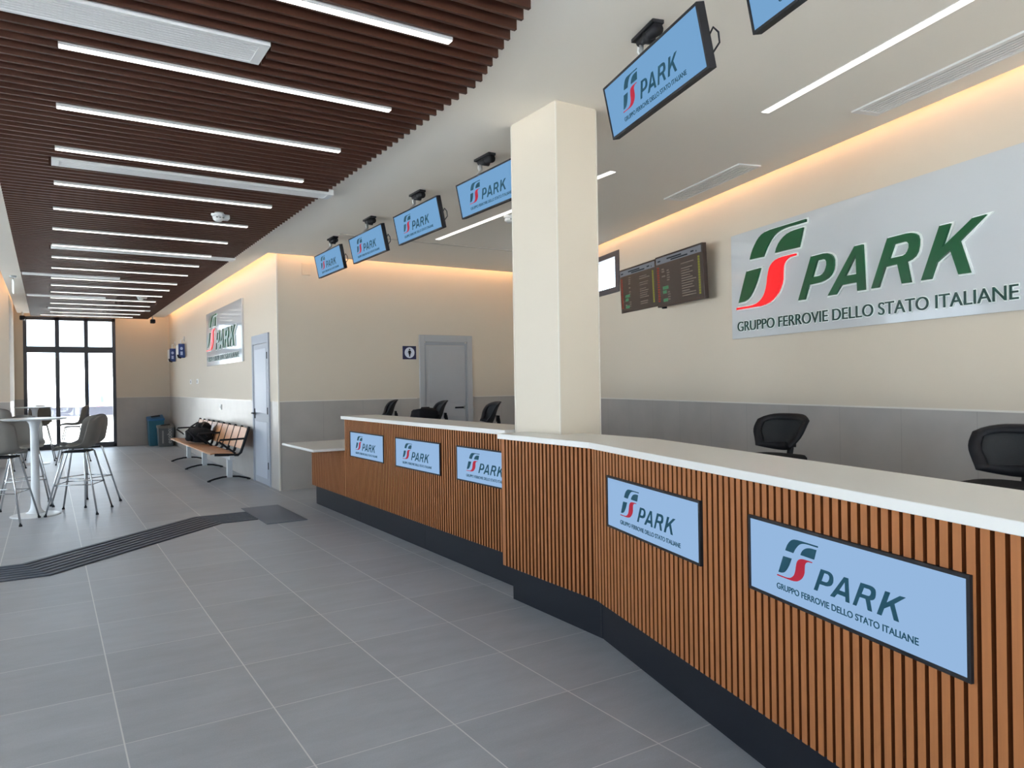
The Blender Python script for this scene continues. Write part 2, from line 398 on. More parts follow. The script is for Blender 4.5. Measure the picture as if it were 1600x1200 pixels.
# vents and recessed lights in the white ceiling on the right
def dirz(a, b): return math.atan2(b[1]-a[1], b[0]-a[0])
def span(fn, a, b, *args):
    pass
va, vb = Vector((5.37, 5.40)), Vector((5.08, 4.20))
vent((va-vb).length, .22, 'small flush air vent in the white ceiling, behind the column', ((va.x+vb.x)/2, (va.y+vb.y)/2, CH-.012), dirz(vb, va), 'flush vents in the white ceiling', .012, rows=6)
va, vb = Vector((4.80, 2.99)), Vector((4.10, .10))
vent((va-vb).length, .22, 'long flush air vent in the white ceiling above the large logo sign', ((va.x+vb.x)/2, (va.y+vb.y)/2, CH-.012), dirz(vb, va), 'flush vents in the white ceiling', .012, rows=6)
def rlight(a, b, lab):
    a = Vector(a); b = Vector(b)
    t = thing('recessed_ceiling_light', lab, 'ceiling light', ((a.x+b.x)/2, (a.y+b.y)/2, CH-.004), dirz(b, a), 'recessed lights in the white ceiling')
    L2 = (a-b).length/2
    boxo('trim_frame', (-L2, L2, -.032, .032, .001, .012), alu_white, t)
    boxo('diffuser', (-L2+.004, L2-.004, -.028, .028, -.002, .001), light_m, t)
rlight((4.19, 8.35), (4.19, 4.93), 'recessed white light line in the ceiling running behind the column')
rlight((4.185, 3.33), (3.35, .0), 'recessed white light line in the ceiling right of the hanging screens')

# ------------------------------------------------------------------ column
t = thing('square_column', 'cream square column rising from the counter top to the ceiling', 'column', (2.975, 4.14, 0))
boxo('shaft', (-.165, .165, -.27, .27, 0, CH), cream, t)
def edgestrip(b):
    for sx in (-.165, .165):
        for sy in (-.27, .27): box(b, sx-.004, sx+.004, sy-.004, sy+.004, 0, CH-.01)
simple('edge_strips', edgestrip, mat('edge_strip', (.74, .69, .6), .4), t)

# ------------------------------------------------------------------ counters
FX = 2.76; NX = 2.585; NB = Vector((2.588, 3.25, 0)); CA = math.radians(15.2)
DN = Vector((math.sin(CA), math.cos(CA), 0)); NN = Vector((DN.y, -DN.x, 0))   # NN points behind the counter
NEAR_END = 4.6
PITCH = .040
def slat_prism(bm, pts, z0, z1):                 # front, top and bottom in oak, sides painted darker as groove shade
    a = [bm.verts.new((x, y, z0)) for x, y in pts]; b = [bm.verts.new((x, y, z1)) for x, y in pts]
    bm.faces.new(a[::-1]); bm.faces.new(b)
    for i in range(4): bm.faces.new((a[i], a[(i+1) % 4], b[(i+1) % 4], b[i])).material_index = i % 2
def slat_run(bm, origin, d, n, length, z0, z1, depth=.020, gap=.0135, phase=0):
    """vertical slats along -d from origin; n points into the counter"""
    k = 0; s = phase
    while s < length-.004:
        e = min(s+PITCH-gap, length); a = origin-d*s; b = origin-d*e
        slat_prism(bm, [tuple(a.xy), tuple(b.xy), tuple((b+n*depth).xy), tuple((a+n*depth).xy)], z0, z1)
        s += PITCH
def slab_quad(bm, pts, z0, z1): prism(bm, pts, z0, z1)
# far counter: runs y 9.05 -> 4.30 on x=FX
fc = thing('reception_counter', 'farther slatted wooden reception counter with white top and side shelf', 'counter', (0, 0, 0))
bm = bmesh.new(); yv = Vector((0, 1, 0)); xv = Vector((1, 0, 0))
slat_run(bm, Vector((FX, 9.055, 0)), yv, xv, 1.215, .23, .725, gap=.019)
slat_run(bm, Vector((FX, 7.84, 0)), yv, xv, 3.50, .23, 1.082, gap=.019)
slat_side_shade = mat('oak_side_shaded', (.11, .030, .008), .7, spec=.1)  # darker oak for the slat sides, groove shade put into the colour
bm_obj('slat_front', bm, [wood_slat, slat_side_shade], fc)
bm = bmesh.new(); box(bm, FX+.018, FX+.05, 7.84, 9.055, .23, .728); box(bm, FX+.018, FX+.05, 4.32, 7.84, .23, 1.082)
bm_obj('backing_board', bm, wood_groove, fc)
bm = bmesh.new(); box(bm, FX+.05, FX+.32, 7.84, 9.055, .2, .728); box(bm, FX+.05, FX+.36, 4.43, 7.84, .2, 1.08)
bm_obj('carcass', bm, mat('carcass_brown', (.25, .12, .06), .6), fc)
bm = bmesh.new(); box(bm, FX+.035, FX+.3, 4.43, 9.0, 0, .23); bm_obj('plinth', bm, plinth_m, fc)
for yj in (5.9, 7.5): boxo('plinth_joint', (FX+.0335, FX+.036, yj-.002, yj+.002, .005, .225), mat('joint_black', (.012, .012, .014), .6), fc)
boxo('worktop', (FX-.03, FX+.39, 4.43, 7.88, 1.083, 1.118), white_solid, fc, bevel=.003)
boxo('low_shelf', (2.43, 3.28, 7.93, 9.19, .728, .758), white_solid, fc, bevel=.01)
boxo('low_shelf_support', (FX+.32, 3.24, 8.9, 9.05, 0, .728), white_solid, fc)
boxo('inner_desk', (FX+.36, 3.65, 4.5, 7.84, .72, .75), white_solid, fc)
boxo('inner_desk_leg', (3.58, 3.62, 4.55, 7.8, 0, .72), white_solid, fc)
# near counter
nc = thing('reception_counter', 'nearer slatted wooden reception counter, bent in plan, with white top', 'counter', (0, 0, 0))
bm = bmesh.new()
slat_run(bm, Vector((NX, 4.225, 0)), yv, xv, .975, .225, 1.076, gap=.018)
slat_run(bm, NB, DN, NN, NEAR_END, .225, 1.076, phase=.004)
bm_obj('slat_front', bm, [wood_slat, slat_side_shade], nc)
def nplan(a, b):                                 # plan polygon offset a..b behind the front line
    kink_a = Vector((NX+a, 3.25+a*math.tan(CA/2)*1, 0)); kink_b = Vector((NX+b, 3.25+b*math.tan(CA/2), 0))
    ea = NB+NN*a-DN*NEAR_END; eb = NB+NN*b-DN*NEAR_END
    return kink_a, kink_b, ea, eb
def nrun(bm, a, b, z0, z1, y1=4.225):
    # the plan turns towards the camera: inside offset kink sits a little nearer
    ka = Vector((NX+a, 3.25-a*math.tan(CA/2), 0)); kb = Vector((NX+b, 3.25-b*math.tan(CA/2), 0))
    ea = NB+NN*a-DN*NEAR_END; eb = NB+NN*b-DN*NEAR_END
    prism(bm, [(NX+a, y1), (NX+b, y1), tuple(kb.xy), tuple(ka.xy)], z0, z1)
    prism(bm, [tuple(ka.xy), tuple(kb.xy), tuple(eb.xy), tuple(ea.xy)], z0, z1)
simple('backing_board', lambda b: nrun(b, .018, .05, .225, 1.076, 4.222), wood_groove, nc)
def end_cover(b): box(b, NX+.0, NX+.17, 4.225, 4.243, .225, 1.076)
simple('end_panel', end_cover, wood_slat, nc)
simple('plinth', lambda b: nrun(b, .045, .3, 0, .225, 4.19), plinth_m, nc)
def njoint0(b):
    prism(b, [(NX+.0435, 3.262), (NX+.046, 3.262), (NX+.046, 3.258), (NX+.0435, 3.258)], .005, .22)
def njoint(b):
    p = NB-DN*1.32
    prism(b, [tuple((p+NN*.0435).xy), tuple((p+NN*.046).xy), tuple((p+NN*.046-DN*.004).xy), tuple((p+NN*.0435-DN*.004).xy)], .005, .22)
simple('plinth_joint', njoint0, MAT['joint_black'], nc); simple('plinth_joint', njoint, MAT['joint_black'], nc)
simple('carcass', lambda b: nrun(b, .05, .42, .2, 1.075, 3.86), MAT['carcass_brown'], nc)
def topslab(b):
    a, c = -.028, .42
    ka = Vector((NX+a, 3.25-a*math.tan(CA/2), 0)); kb = Vector((NX+c, 3.25-c*math.tan(CA/2), 0))
    ea = NB+NN*a-DN*NEAR_END; eb = NB+NN*c-DN*NEAR_END
    prism(b, [(NX+a, 4.25), (2.81, 4.25), (2.81, 3.87), (NX+c, 3.87), tuple(kb.xy), tuple(eb.xy), tuple(ea.xy), tuple(ka.xy)], 1.077, 1.112)
simple('worktop', topslab, white_solid, nc, bevel=.003)
def indesk(b):
    k0 = Vector((NX+.42, 3.2, 0)); k1 = Vector((NX+.95, 3.12, 0))
    prism(b, [tuple(k0.xy), (NX+.95, 3.2), tuple((NB+NN*.95-DN*NEAR_END).xy), tuple((NB+NN*.42-DN*NEAR_END).xy)], .72, .75)
simple('inner_desk', indesk, white_solid, nc)

# ------------------------------------------------------------------ logo shapes (sign metres, origin at tagline's lower left)
LG = dict(
 G1=[(.214,.652),(.226,.68),(.239,.705),(.260,.742),(.288,.775),(.318,.806),(.35,.832),(.39,.852),(.434,.864),(.508,.87),(.964,.868),(.964,.846),(.746,.848),(.69,.845),(.635,.838),(.594,.827),(.557,.811),(.517,.783),(.483,.749),(.457,.722),(.437,.695),(.406,.647)],
 G2=[(.572,.653),(.59,.692),(.616,.725),(.648,.752),(.688,.775),(.731,.791),(.778,.801),(.826,.804),(.932,.805),(.902,.717),(.878,.65)],
 G3=[(.161,.548),(.364,.552),(.347,.515),(.327,.475),(.301,.428),(.271,.384),(.240,.346),(.206,.313),(.182,.296),(.158,.284),(.11,.271),(.035,.267)],
 RED=[(0,.204),(.004,.224),(.188,.223),(.247,.226),(.298,.234),(.341,.249),(.375,.269),(.401,.291),(.421,.317),(.439,.355),(.453,.4),(.463,.455),(.477,.502),(.489,.53),(.508,.554),(.535,.575),(.573,.591),(.62,.6),(.672,.603),(.834,.603),(.834,.589),(.754,.585),(.724,.576),(.699,.561),(.681,.543),(.67,.519),(.664,.465),(.661,.409),(.649,.371),(.631,.338),(.602,.3),(.566,.271),(.525,.244),(.478,.224),(.415,.211),(.343,.205)],
)
WORD = [
 [(.862,.2),(1.021,.544),(1.165,.546),(1.21,.541),(1.245,.526),(1.266,.506),(1.278,.478),(1.278,.436),(1.269,.399),(1.244,.364),(1.211,.341),(1.165,.326),(1.118,.318),(.991,.316),(.94,.2)],
 [(1.031,.372),(1.093,.502),(1.164,.502),(1.186,.493),(1.198,.476),(1.198,.45),(1.189,.426),(1.174,.4),(1.151,.383),(1.125,.374),(1.099,.372)],
 [(1.208,.2),(1.495,.544),(1.577,.544),(1.592,.2),(1.518,.2),(1.515,.266),(1.354,.266),(1.292,.2)],
 [(1.395,.33),(1.508,.478),(1.512,.33)],
 [(1.654,.2),(1.81,.545),(1.978,.547),(2.02,.543),(2.05,.533),(2.072,.515),(2.08,.487),(2.078,.446),(2.068,.406),(2.046,.376),(2.014,.358),(1.975,.349),(2.008,.2),(1.932,.2),(1.896,.344),(1.786,.341),(1.723,.2)],
 [(1.823,.394),(1.869,.491),(1.964,.493),(1.985,.486),(1.997,.470),(1.996,.445),(1.984,.421),(1.968,.405),(1.944,.396)],
 [(2.094,.2),(2.245,.544),(2.327,.544),(2.263,.397),(2.486,.544),(2.581,.547),(2.393,.415),(2.465,.2),(2.383,.2),(2.325,.368),(2.219,.305),(2.173,.2)],
]
TAG = 'GRUPPO FERROVIE DELLO STATO ITALIANE'
dg = lambda: bpy.context.evaluated_depsgraph_get()
def curve_mesh(name, polys=None, text=None, off=0.0, ext=.001, m=None, key=None):
    if text:
        c = bpy.data.curves.new(name, 'FONT'); c.body = text; c.size = .12
    else:
        c = bpy.data.curves.new(name, 'CURVE'); c.dimensions = '2D'
        for p in polys:
            s = c.splines.new('POLY'); s.points.add(len(p)-1)
            for q, (x, y) in zip(s.points, p): q.co = (x, y, 0, 1)
            s.use_cyclic_u = True
    c.fill_mode = 'BOTH'; c.extrude = ext; c.offset = off
    o = bpy.data.objects.new(name, c); COL.objects.link(o); bpy.context.view_layer.update()
    me = bpy.data.meshes.new_from_object(o.evaluated_get(dg())); bpy.data.objects.remove(o)
    if text:                                   # fit the line of text to its measured box
        xs = [v.co.x for v in me.vertices]; ys = [v.co.y for v in me.vertices]
        e = off
        x0, x1, y0, y1 = min(xs)+e, max(xs)-e, min(ys)+e, max(ys)-e
        for v in me.vertices:
            v.co.x = (v.co.x-x0)/(x1-x0)*2.78-.01; v.co.y = (v.co.y-y0)/(y1-y0)*.093-.003
    me.materials.clear(); me.materials.append(m); me.name = name
    return me
def poly_mesh(name, polys, m, **k): return curve_mesh(name, polys=polys, m=m, **k)
GREEN = [LG['G1'], LG['G2'], LG['G3']]; RED = [LG['RED']]
E_ = .004
LM = dict(g=poly_mesh('emblem', GREEN, ink, ext=E_), r=poly_mesh('emblem_swoosh', RED, ink_red, ext=E_),
          w=poly_mesh('word', WORD, ink, ext=E_), t=curve_mesh('tagline', text=TAG, off=.0012, ext=E_, m=ink))
SM = dict(g=poly_mesh('emblem', GREEN, sign_green, ext=.012), r=poly_mesh('emblem_swoosh', RED, sign_red, ext=.012),
          w=poly_mesh('word', WORD, sign_green, ext=.012), t=curve_mesh('tagline', text=TAG, off=.0, ext=.004, m=sign_dgreen))
BK = dict(a=poly_mesh('backing', GREEN+WORD, sign_white, off=.012, ext=.006), r=poly_mesh('backing', RED, sign_white, off=.010, ext=.006),
          t=curve_mesh('backing', text=TAG, off=.005, ext=.003, m=sign_white))
def frame_m(o, right, up, origin):
    n = right.cross(up)
    o.matrix_world = Matrix(((right.x, up.x, n.x, origin.x), (right.y, up.y, n.y, origin.y), (right.z, up.z, n.z, origin.z), (0, 0, 0, 1)))
def put(name, me, parent, x, y, z, s=1, sz=None):
    o = bpy.data.objects.new(name, me); link(o, parent); o.location = (x, y, z); o.scale = (s, s, sz or s); return o

# wall signs
def wall_sign(label, w, hgt, right, origin, lx, ly, s):
    t = thing('logo_sign', label, 'sign'); frame_m(t, right, Vector((0, 0, 1)), origin)   # local z toward the room
    boxo('sign_board', (0, w, 0, hgt, .0, .03), sign_panel, t, bevel=.002)
    for key, nm_ in (('a', 'white_outline'), ('r', 'white_outline'), ('t', 'white_outline')): put(nm_, BK[key], t, lx, ly, .033 if key == 't' else .036, s, 1)
    put('emblem', SM['g'], t, lx, ly, .048, s, 1); put('emblem_swoosh', SM['r'], t, lx, ly, .048, s, 1)
    put('lettering', SM['w'], t, lx, ly, .048, s, 1); put('tagline', SM['t'], t, lx, ly, .039, s, 1)
    return t
wall_sign('large grey logo sign on the right wall behind the counter', 3.02, 1.0, -DW, WP0+DW*2.965+Vector((0, 0, 1.842))-NW*.001, .112, .07, 1.0)
wall_sign('grey logo sign reflecting windows, high on the bench wall', 3.15, 1.03, Vector((0, -1, 0)), Vector((XH-.001, 15.62, 1.875)), .16, .085, 1.0)

# display screens
def display(label, group, up, right, centre, smat, depth=.03, w=.93, hh=.274, name='display_screen', cat='screen'):
    t = thing(name, label, cat, group=group); frame_m(t, right, up, centre)
    def fr(b):
        bz = .011
        box(b, -w/2, w/2, -hh/2, hh/2, -depth, -.002)
        box(b, -w/2, w/2, hh/2-bz, hh/2, -.002, .004); box(b, -w/2, w/2, -hh/2, -hh/2+bz, -.002, .004)
        box(b, -w/2, -w/2+bz, -hh/2+bz, hh/2-bz, -.002, .004); box(b, w/2-bz, w/2, -hh/2+bz, hh/2-bz, -.002, .004)
    simple('bezel', fr, black_pl, t)
    boxo('panel', (-w/2+.011, w/2-.011, -hh/2+.011, hh/2-.011, -.0019, .0005), smat, t)
    s = .218; x0 = -w/2+.163; y0 = -hh/2+.0425
    put('emblem', LM['g'], t, x0, y0, .001, s, .2); put('emblem_swoosh', LM['r'], t, x0, y0, .001, s, .2)
    put('lettering', LM['w'], t, x0, y0, .001, s, .2); put('tagline', LM['t'], t, x0, y0, .001, s, .2)
    return t
zup = Vector((0, 0, 1))
pos = ['leftmost display set in the farther counter front, by the white side shelf', 'middle display set in the farther counter front', 'display in the farther counter front, partly hidden by the nearer counter']
for yc, lb in zip((7.185, 5.965, 4.745), pos):
    display(lb, 'displays set in the counter fronts', zup, Vector((0, -1, 0)), Vector((FX-.006, yc, .824)), screen_low)
for s, lb in ((.649, 'display in the nearer counter front, just left of the largest display'), (1.9165, 'largest display, in the nearer counter front at the right'), (3.2, 'display in the nearer counter front beyond the right edge')):
    if s < 3: display(lb, 'displays set in the counter fronts', zup, -DN, NB-DN*s-NN*.006+zup*.811, screen_low)
# overhead monitors
TILT = .202
def overhead(c, ang, lab):
    c = Vector(c); d = Vector((math.sin(ang), math.cos(ang), 0)); n = Vector((-d.y, d.x, 0)); up = zup*math.cos(TILT)+n*math.sin(TILT)
    t = display(lab, 'monitors hanging from the ceiling above the counter', up, -d, c, screen_high, depth=.035, name='hanging_monitor')
    M = t.matrix_world.inverted()
    def L(p): return M @ Vector(p)
    top = Vector((c.x, c.y, CH))-n*.16+d*.34; top.z = CH
    def pl(b):
        a = [top+d*.10-n*.032, top+d*.10+n*.032, top-d*.14+n*.032, top-d*.14-n*.032]
        v0 = [b.verts.new(L(p-zup*.0)) for p in a]; v1 = [b.verts.new(L(p-zup*.018)) for p in a]
        b.faces.new(v0); b.faces.new(v1[::-1])
        for i in range(4): b.faces.new((v0[i], v0[(i+1) % 4], v1[(i+1) % 4], v1[i]))
    simple('ceiling_plate', pl, black_pl, t)
    def hg(b):
        tube(b, [L(top+d*.07-zup*.03), L(top-d*.13-zup*.045)], .020, 12, r2=.034)
        tube(b, [L(top-d*.03-n*.03-zup*.05), L(top-d*.03+n*.03-zup*.05)], .028, 12)
    simple('hinge', hg, black_pl, t, smooth=True)
    end = c+d*.25-n*.045+up*.02
    def arm(b): tube(b, [L(top+d*.05-zup*.03), L(top+d*.04-zup*.10), L(end+zup*.14), L(end)], .012, 10)
    simple('support_arm', arm, mat('silver_paint', (.62, .63, .63), .3, .6), t, smooth=True)
    def cable(b): tube(b, [L(top+d*.07-zup*.01), L(top+d*.085-zup*.07), L(top+d*.03-zup*.14), L(end+d*.02+zup*.09), L(end+d*.03)], .007, 8)
    simple('white_cable', cable, alu_white, t, smooth=True)
    def loop(b):
        e = Vector((.465-.01, 0, -.03))
        tube(b, [e+Vector((.0, .0, -.005)), e+Vector((.03, .02, -.01)), e+Vector((.05, -.01, -.015)), e+Vector((.045, -.05, -.015)), e+Vector((.0, -.07, -.01))], .004, 8)
    simple('side_cable', loop, black_pl, t, smooth=True)
    def mount(b): box(b, -.33, -.17, -.06, .06, -.055, -.035)
    simple('mounting_plate', mount, black_pl, t)
    return t
oh = ['smallest hanging monitor, farthest left in the row over the counter', 'second hanging monitor from the left, over the toilet door wall', 'third hanging monitor from the left in the row', 'hanging monitor partly hidden behind the cream column']
for yc, lb in zip((8.54, 7.31, 6.08, 4.80), oh): overhead((2.845, yc, 2.92), 0, lb)
overhead((2.432, 2.588, 2.876), .2636, 'large hanging monitor right of the column, fully in view')
overhead((2.112, 1.40, 2.876), .2636, 'hanging monitor cut off by the top edge of the photo')

# departure boards
def board(label, c, yw, tilt, w, hh):
    c = Vector(c); d = Vector((math.sin(yw), math.cos(yw), 0)); n = Vector((-d.y, d.x, 0)); up = zup*math.cos(tilt)+n*math.sin(tilt)
    t = thing('departure_board', label, 'screen', group='departure boards on the right wall'); frame_m(t, -d, up, c)
    boxo('bezel', (-w/2, w/2, -hh/2, hh/2, -.05, 0), mat('board_bezel', (.035, .02, .016), .35), t, bevel=.004)
    boxo('panel', (-w/2+.015, w/2-.015, -hh/2+.02, hh/2-.015, 0, .001), screen_dark, t)
    boxo('header_band', (-w/2+.02, w/2-.02, hh/2-.09, hh/2-.02, .001, .002), emat('header_grey', (.17, .18, .2), .9) if 'header_grey' not in MAT else MAT['header_grey'], t)
    rr = random.Random(len(label))
    rows = 15; y1 = hh/2-.12; dy = (hh-.17)/rows
    def em(nm_, col, s): return MAT[nm_] if nm_ in MAT else emat(nm_, col, s)
    def dashes(b, x0, x1, prob, hgt, jit):
        for i in range(rows):
            if rr.random() > prob: continue
            xe = x1-rr.random()*jit*(x1-x0); box(b, x0, xe, y1-dy*i-hgt, y1-dy*i, .001, .0018)
    simple('time_column', lambda b: dashes(b, -w/2+.03, -w/2+.08, 1, .016, .1), em('row_red', (.22, .045, .03), .9), t)
    for q_ in ((-w/2+.13, -w/2+.21, .3, .014, .4), (-w/2+.24, -w/2+.30, .8, .01, .4), (.06, .34, .85, .009, .5)): simple('text_column', lambda b: dashes(b, *q_), em('row_grey', (.16, .14, .12), .9), t)
    simple('status_column', lambda b: dashes(b, w/2-.09, w/2-.055, 1, .022, .0), em('row_yellow', (.18, .19, .04), .9), t)
    simple('platform_cells', lambda b: [box(b, -w/2+.14, -w/2+.14+q, -hh/2+.05+k*.045, -hh/2+.085+k*.045, .001, .002) for k, q in ((0, .1), (2, .08), (3, .12))], em('row_green', (.07, .18, .1), .9), t)
    simple('header_text', lambda b: [box(b, x, x+q, hh/2-.065+yy, hh/2-.05+yy, .002, .003) for x, q, yy in ((-.22, .3, .008), (-.14, .34, -.014), (.26, .06, 0), (.36, .015, -.01), (-.42, .06, 0))], em('header_ink', (.03, .035, .04), .9), t)
    M = t.matrix_world.inverted()
    def br(b):
        box(b, -.08, .08, -.1, .1, -.075, -.05)
        wl = c+NW*((WP0-c).dot(NW)); a = M @ (c-n*.06); e = M @ (wl-NW*.005)
        tube(b, [a, e], .022, 8)
    simple('wall_bracket', br, black_pl, t)
    simple('cable_tab', lambda b: box(b, -w/2+.06, -w/2+.12, -hh/2-.018, -hh/2+.002, -.05, -.02), black_pl, t)
ks = 1.0
board('left departure board, next to the small high window', (6.115, 6.78, 2.592), .249, .043, .93, .55)
board('right departure board, next to the large logo sign', (5.70, 5.675, 2.553), .249, .043, .95, .563)

# ------------------------------------------------------------------ windows and doors
w1 = thing('window_1', 'tall anthracite framed window wall at the far end of the hall', 'window', (0, YF+.06, 0)); del w1['category']; struct(w1)
fx0, fx1 = -.48, 1.477
def wf(b):
    for a, c in ((fx0, fx0+.075), (.17, .262), (.787, .875), (fx1-.075, fx1)): box(b, a, c, -.05, .05, 0, 3.24)
    box(b, fx0, fx1, -.05, .05, 3.16, 3.24); box(b, fx0, fx1, -.05, .05, 0, .09); box(b, fx0, fx1, -.055, .055, 2.37, 2.52)
    box(b, fx0, fx1, -.045, .045, .09, .13)
simple('window_frame', wf, frame_dark, w1, bevel=.004)
for a, c in ((fx0+.07, .175), (.257, .79), (.87, fx1-.07)):
    boxo('glass_pane', (a, c, -.004, .004, .1, 2.38), MAT['glass'], w1); boxo('glass_pane', (a, c, -.004, .004, 2.51, 3.17), MAT['glass'], w1)
w2 = thing('window_2', 'small high window with dark frame behind the column', 'window'); del w2['category']; struct(w2); w2.matrix_world = RW
def wf2(b):
    for z0, z1 in ((WZ0, WZ0+.075), (WZ1-.07, WZ1)): box(b, WS0, WS1, -.012, .1, z0, z1)
    for a, c in ((WS0, WS0+.08), (WS1-.11, WS1)): box(b, a, c, -.012, .1, WZ0+.075, WZ1-.07)
simple('window_frame', wf2, frame_dark, w2, bevel=.003)
boxo('glass_pane', (WS0+.07, WS1-.1, .03, .036, WZ0+.07, WZ1-.06), MAT['glass'], w2)
n = 3
for a, b in LEFT_OPEN:
    w = thing('window_%d' % n, 'tall window of the glazed side wall', 'window', (LWX-.12, 0, 0)); del w['category']; struct(w); n += 1
    def wfl(bb, a=a, b=b):
        k = 3
        for i in range(k+1):
            yy = a+(b-a)*i/k; box(bb, -.04, .04, yy-.035, yy+.035, .12, 3.1)
        box(bb, -.04, .04, a, b, 3.04, 3.1); box(bb, -.04, .04, a, b, .12, .19); box(bb, -.04, .04, a, b, 2.36, 2.44)
    simple('window_frame', wfl, frame_dark, w); boxo('glass_pane', (-.004, .004, a, b, .15, 3.08), MAT['glass'], w)
for a, b in ((.5, 3.1), (3.6, 6.2)):
    w = thing('window_%d' % n, 'tall window of the near side wall', 'window'); del w['category']; struct(w); w.matrix_world = LN; n += 1
    def wfn(bb, a=a, b=b):
        for i in range(3): xx = a+(b-a)*i/2; box(bb, xx-.035, xx+.035, .08, .16, .12, 3.1)
        box(bb, a, b, .08, .16, 3.04, 3.1); box(bb, a, b, .08, .16, .12, .19); box(bb, a, b, .08, .16, 2.36, 2.44)
    simple('window_frame', wfn, frame_dark, w); boxo('glass_pane', (a, b, .116, .124, .15, 3.08), MAT['glass'], w)
w = thing('window_%d' % n, 'glazed front behind the viewer', 'window', (0, YN-.12, 0)); del w['category']; struct(w)
def wfb(bb):
    for i in range(5): xx = -3+5.6*i/4; box(bb, xx-.035, xx+.035, -.04, .04, 0, 3.0)
    box(bb, -3, 2.6, -.04, .04, 2.93, 3.0); box(bb, -3, 2.6, -.04, .04, 0, .09)
simple('window_frame', wfb, frame_dark, w); boxo('glass_pane', (-3, 2.6, -.004, .004, .05, 2.95), MAT['glass'], w)

# hall door on the bench wall (facing -x)
d1 = thing('door_1', 'light grey hinged door on the bench wall', 'door', (XH, 0, 0)); del d1['category']; struct(d1)
def df(b):
    box(b, -.022, .03, 10.86, 10.93, 0, 2.24); box(b, -.022, .03, 11.80, 11.87, 0, 2.24); box(b, -.022, .03, 10.93, 11.80, 2.10, 2.24)
simple('door_frame', df, door_light, d1, bevel=.004)
boxo('door_leaf', (-.012, .02, 10.935, 11.795, .01, 2.095), door_light, d1)
def dp(b):
    for z0, z1 in ((.1, .93), (1.06, 2.02)): box(b, -.016, -.011, 11.02, 11.71, z0, z1)
simple('door_panel', dp, mat('door_panel_pale', (.40, .44, .51), .4), d1, bevel=.004)
def dh(b): tube(b, [(-.012, 11.74, 1.05), (-.06, 11.74, 1.05), (-.062, 11.60, 1.05)], .012, 8); box(b, -.02, -.01, 11.715, 11.765, .97, 1.12)
simple('door_handle', dh, black_pl, d1)
simple('hinges', lambda b: [box(b, -.028, -.01, 10.915, 10.945, z_, z_+.1) for z_ in (.25, 1.05, 1.86)], black_pl, d1)
# toilet door on the back wall (facing -y)
d2 = thing('door_2', 'grey toilet door behind the counter', 'door', (0, YB, 0)); del d2['category']; struct(d2)
def df2(b):
    box(b, 4.87, 4.955, -.03, .03, 0, 2.22); box(b, 5.71, 5.80, -.03, .03, 0, 2.22); box(b, 4.955, 5.71, -.03, .03, 2.115, 2.22)
simple('door_frame', df2, door_grey, d2, bevel=.004)
def rb(b):
    box(b, 4.957, 4.985, -.016, .02, 0, 2.1); box(b, 5.67, 5.708, -.016, .02, 0, 2.1); box(b, 4.985, 5.67, -.016, .02, 2.06, 2.113)
simple('door_rebate', rb, mat('door_rebate_grey', (.30, .32, .35), .45), d2)
boxo('door_leaf', (4.987, 5.668, -.010, .02, .01, 2.055), door_grey, d2)
simple('door_panel', lambda b: (box(b, 5.03, 5.63, -.014, -.009, 1.16, 2.0), box(b, 5.03, 5.63, -.014, -.009, .1, .93)), door_grey, d2, bevel=.003)
def dh2(b): tube(b, [(5.605, -.01, 1.075), (5.605, -.06, 1.075), (5.46, -.062, 1.075)], .013, 8); lathe(b, [(0, 0), (.03, 0), (.03, .01), (0, .01)], 16, (5.605, -.02, 1.07))
simple('door_handle', dh2, black_pl, d2)
simple('lock_plate', lambda b: box(b, 5.64, 5.664, -.013, -.008, 1.05, 1.1), chrome, d2)

# toilet sign
t = thing('toilet_sign', 'small navy square sign with white disc and figure beside the toilet door', 'sign', (4.708, YB, 1.942))
boxo('plate', (-.112, .112, -.012, 0, -.102, .102), mat('navy', (.012, .014, .07), .4), t, bevel=.003)
def disc(b):
    vs = [b.verts.new((.082*math.cos(a), -.0125, .082*math.sin(a))) for a in [2*PI*k/40 for k in range(40)]]
    v2 = [b.verts.new((v.co.x, -.0145, v.co.z)) for v in vs]; b.faces.new(vs); b.faces.new(v2[::-1])
    for i in range(40): b.faces.new((vs[i], vs[(i+1) % 40], v2[(i+1) % 40], v2[i]))
simple('white_disc', disc, mat('sign_pale', (.72, .75, .85), .4), t)
def fig(b):
    def pg(pts):
        a = [b.verts.new((x, -.0148, z)) for x, z in pts]; c = [b.verts.new((x, -.0165, z)) for x, z in pts]
        b.faces.new(a); b.faces.new(c[::-1])
        for i in range(len(a)): b.faces.new((a[i], a[(i+1) % len(a)], c[(i+1) % len(a)], c[i]))
    pg([(.012*math.cos(2*PI*k/14), .048+.012*math.sin(2*PI*k/14)) for k in range(14)])
    pg([(-.018, .032), (.018, .032), (.030, -.004), (.022, -.007), (.014, .010), (.020, -.026), (.010, -.026), (.009, -.062), (-.009, -.062), (-.010, -.026), (-.020, -.026), (-.014, .010), (-.022, -.007), (-.030, -.004)])
simple('figure_symbol', fig, black_pl, t)
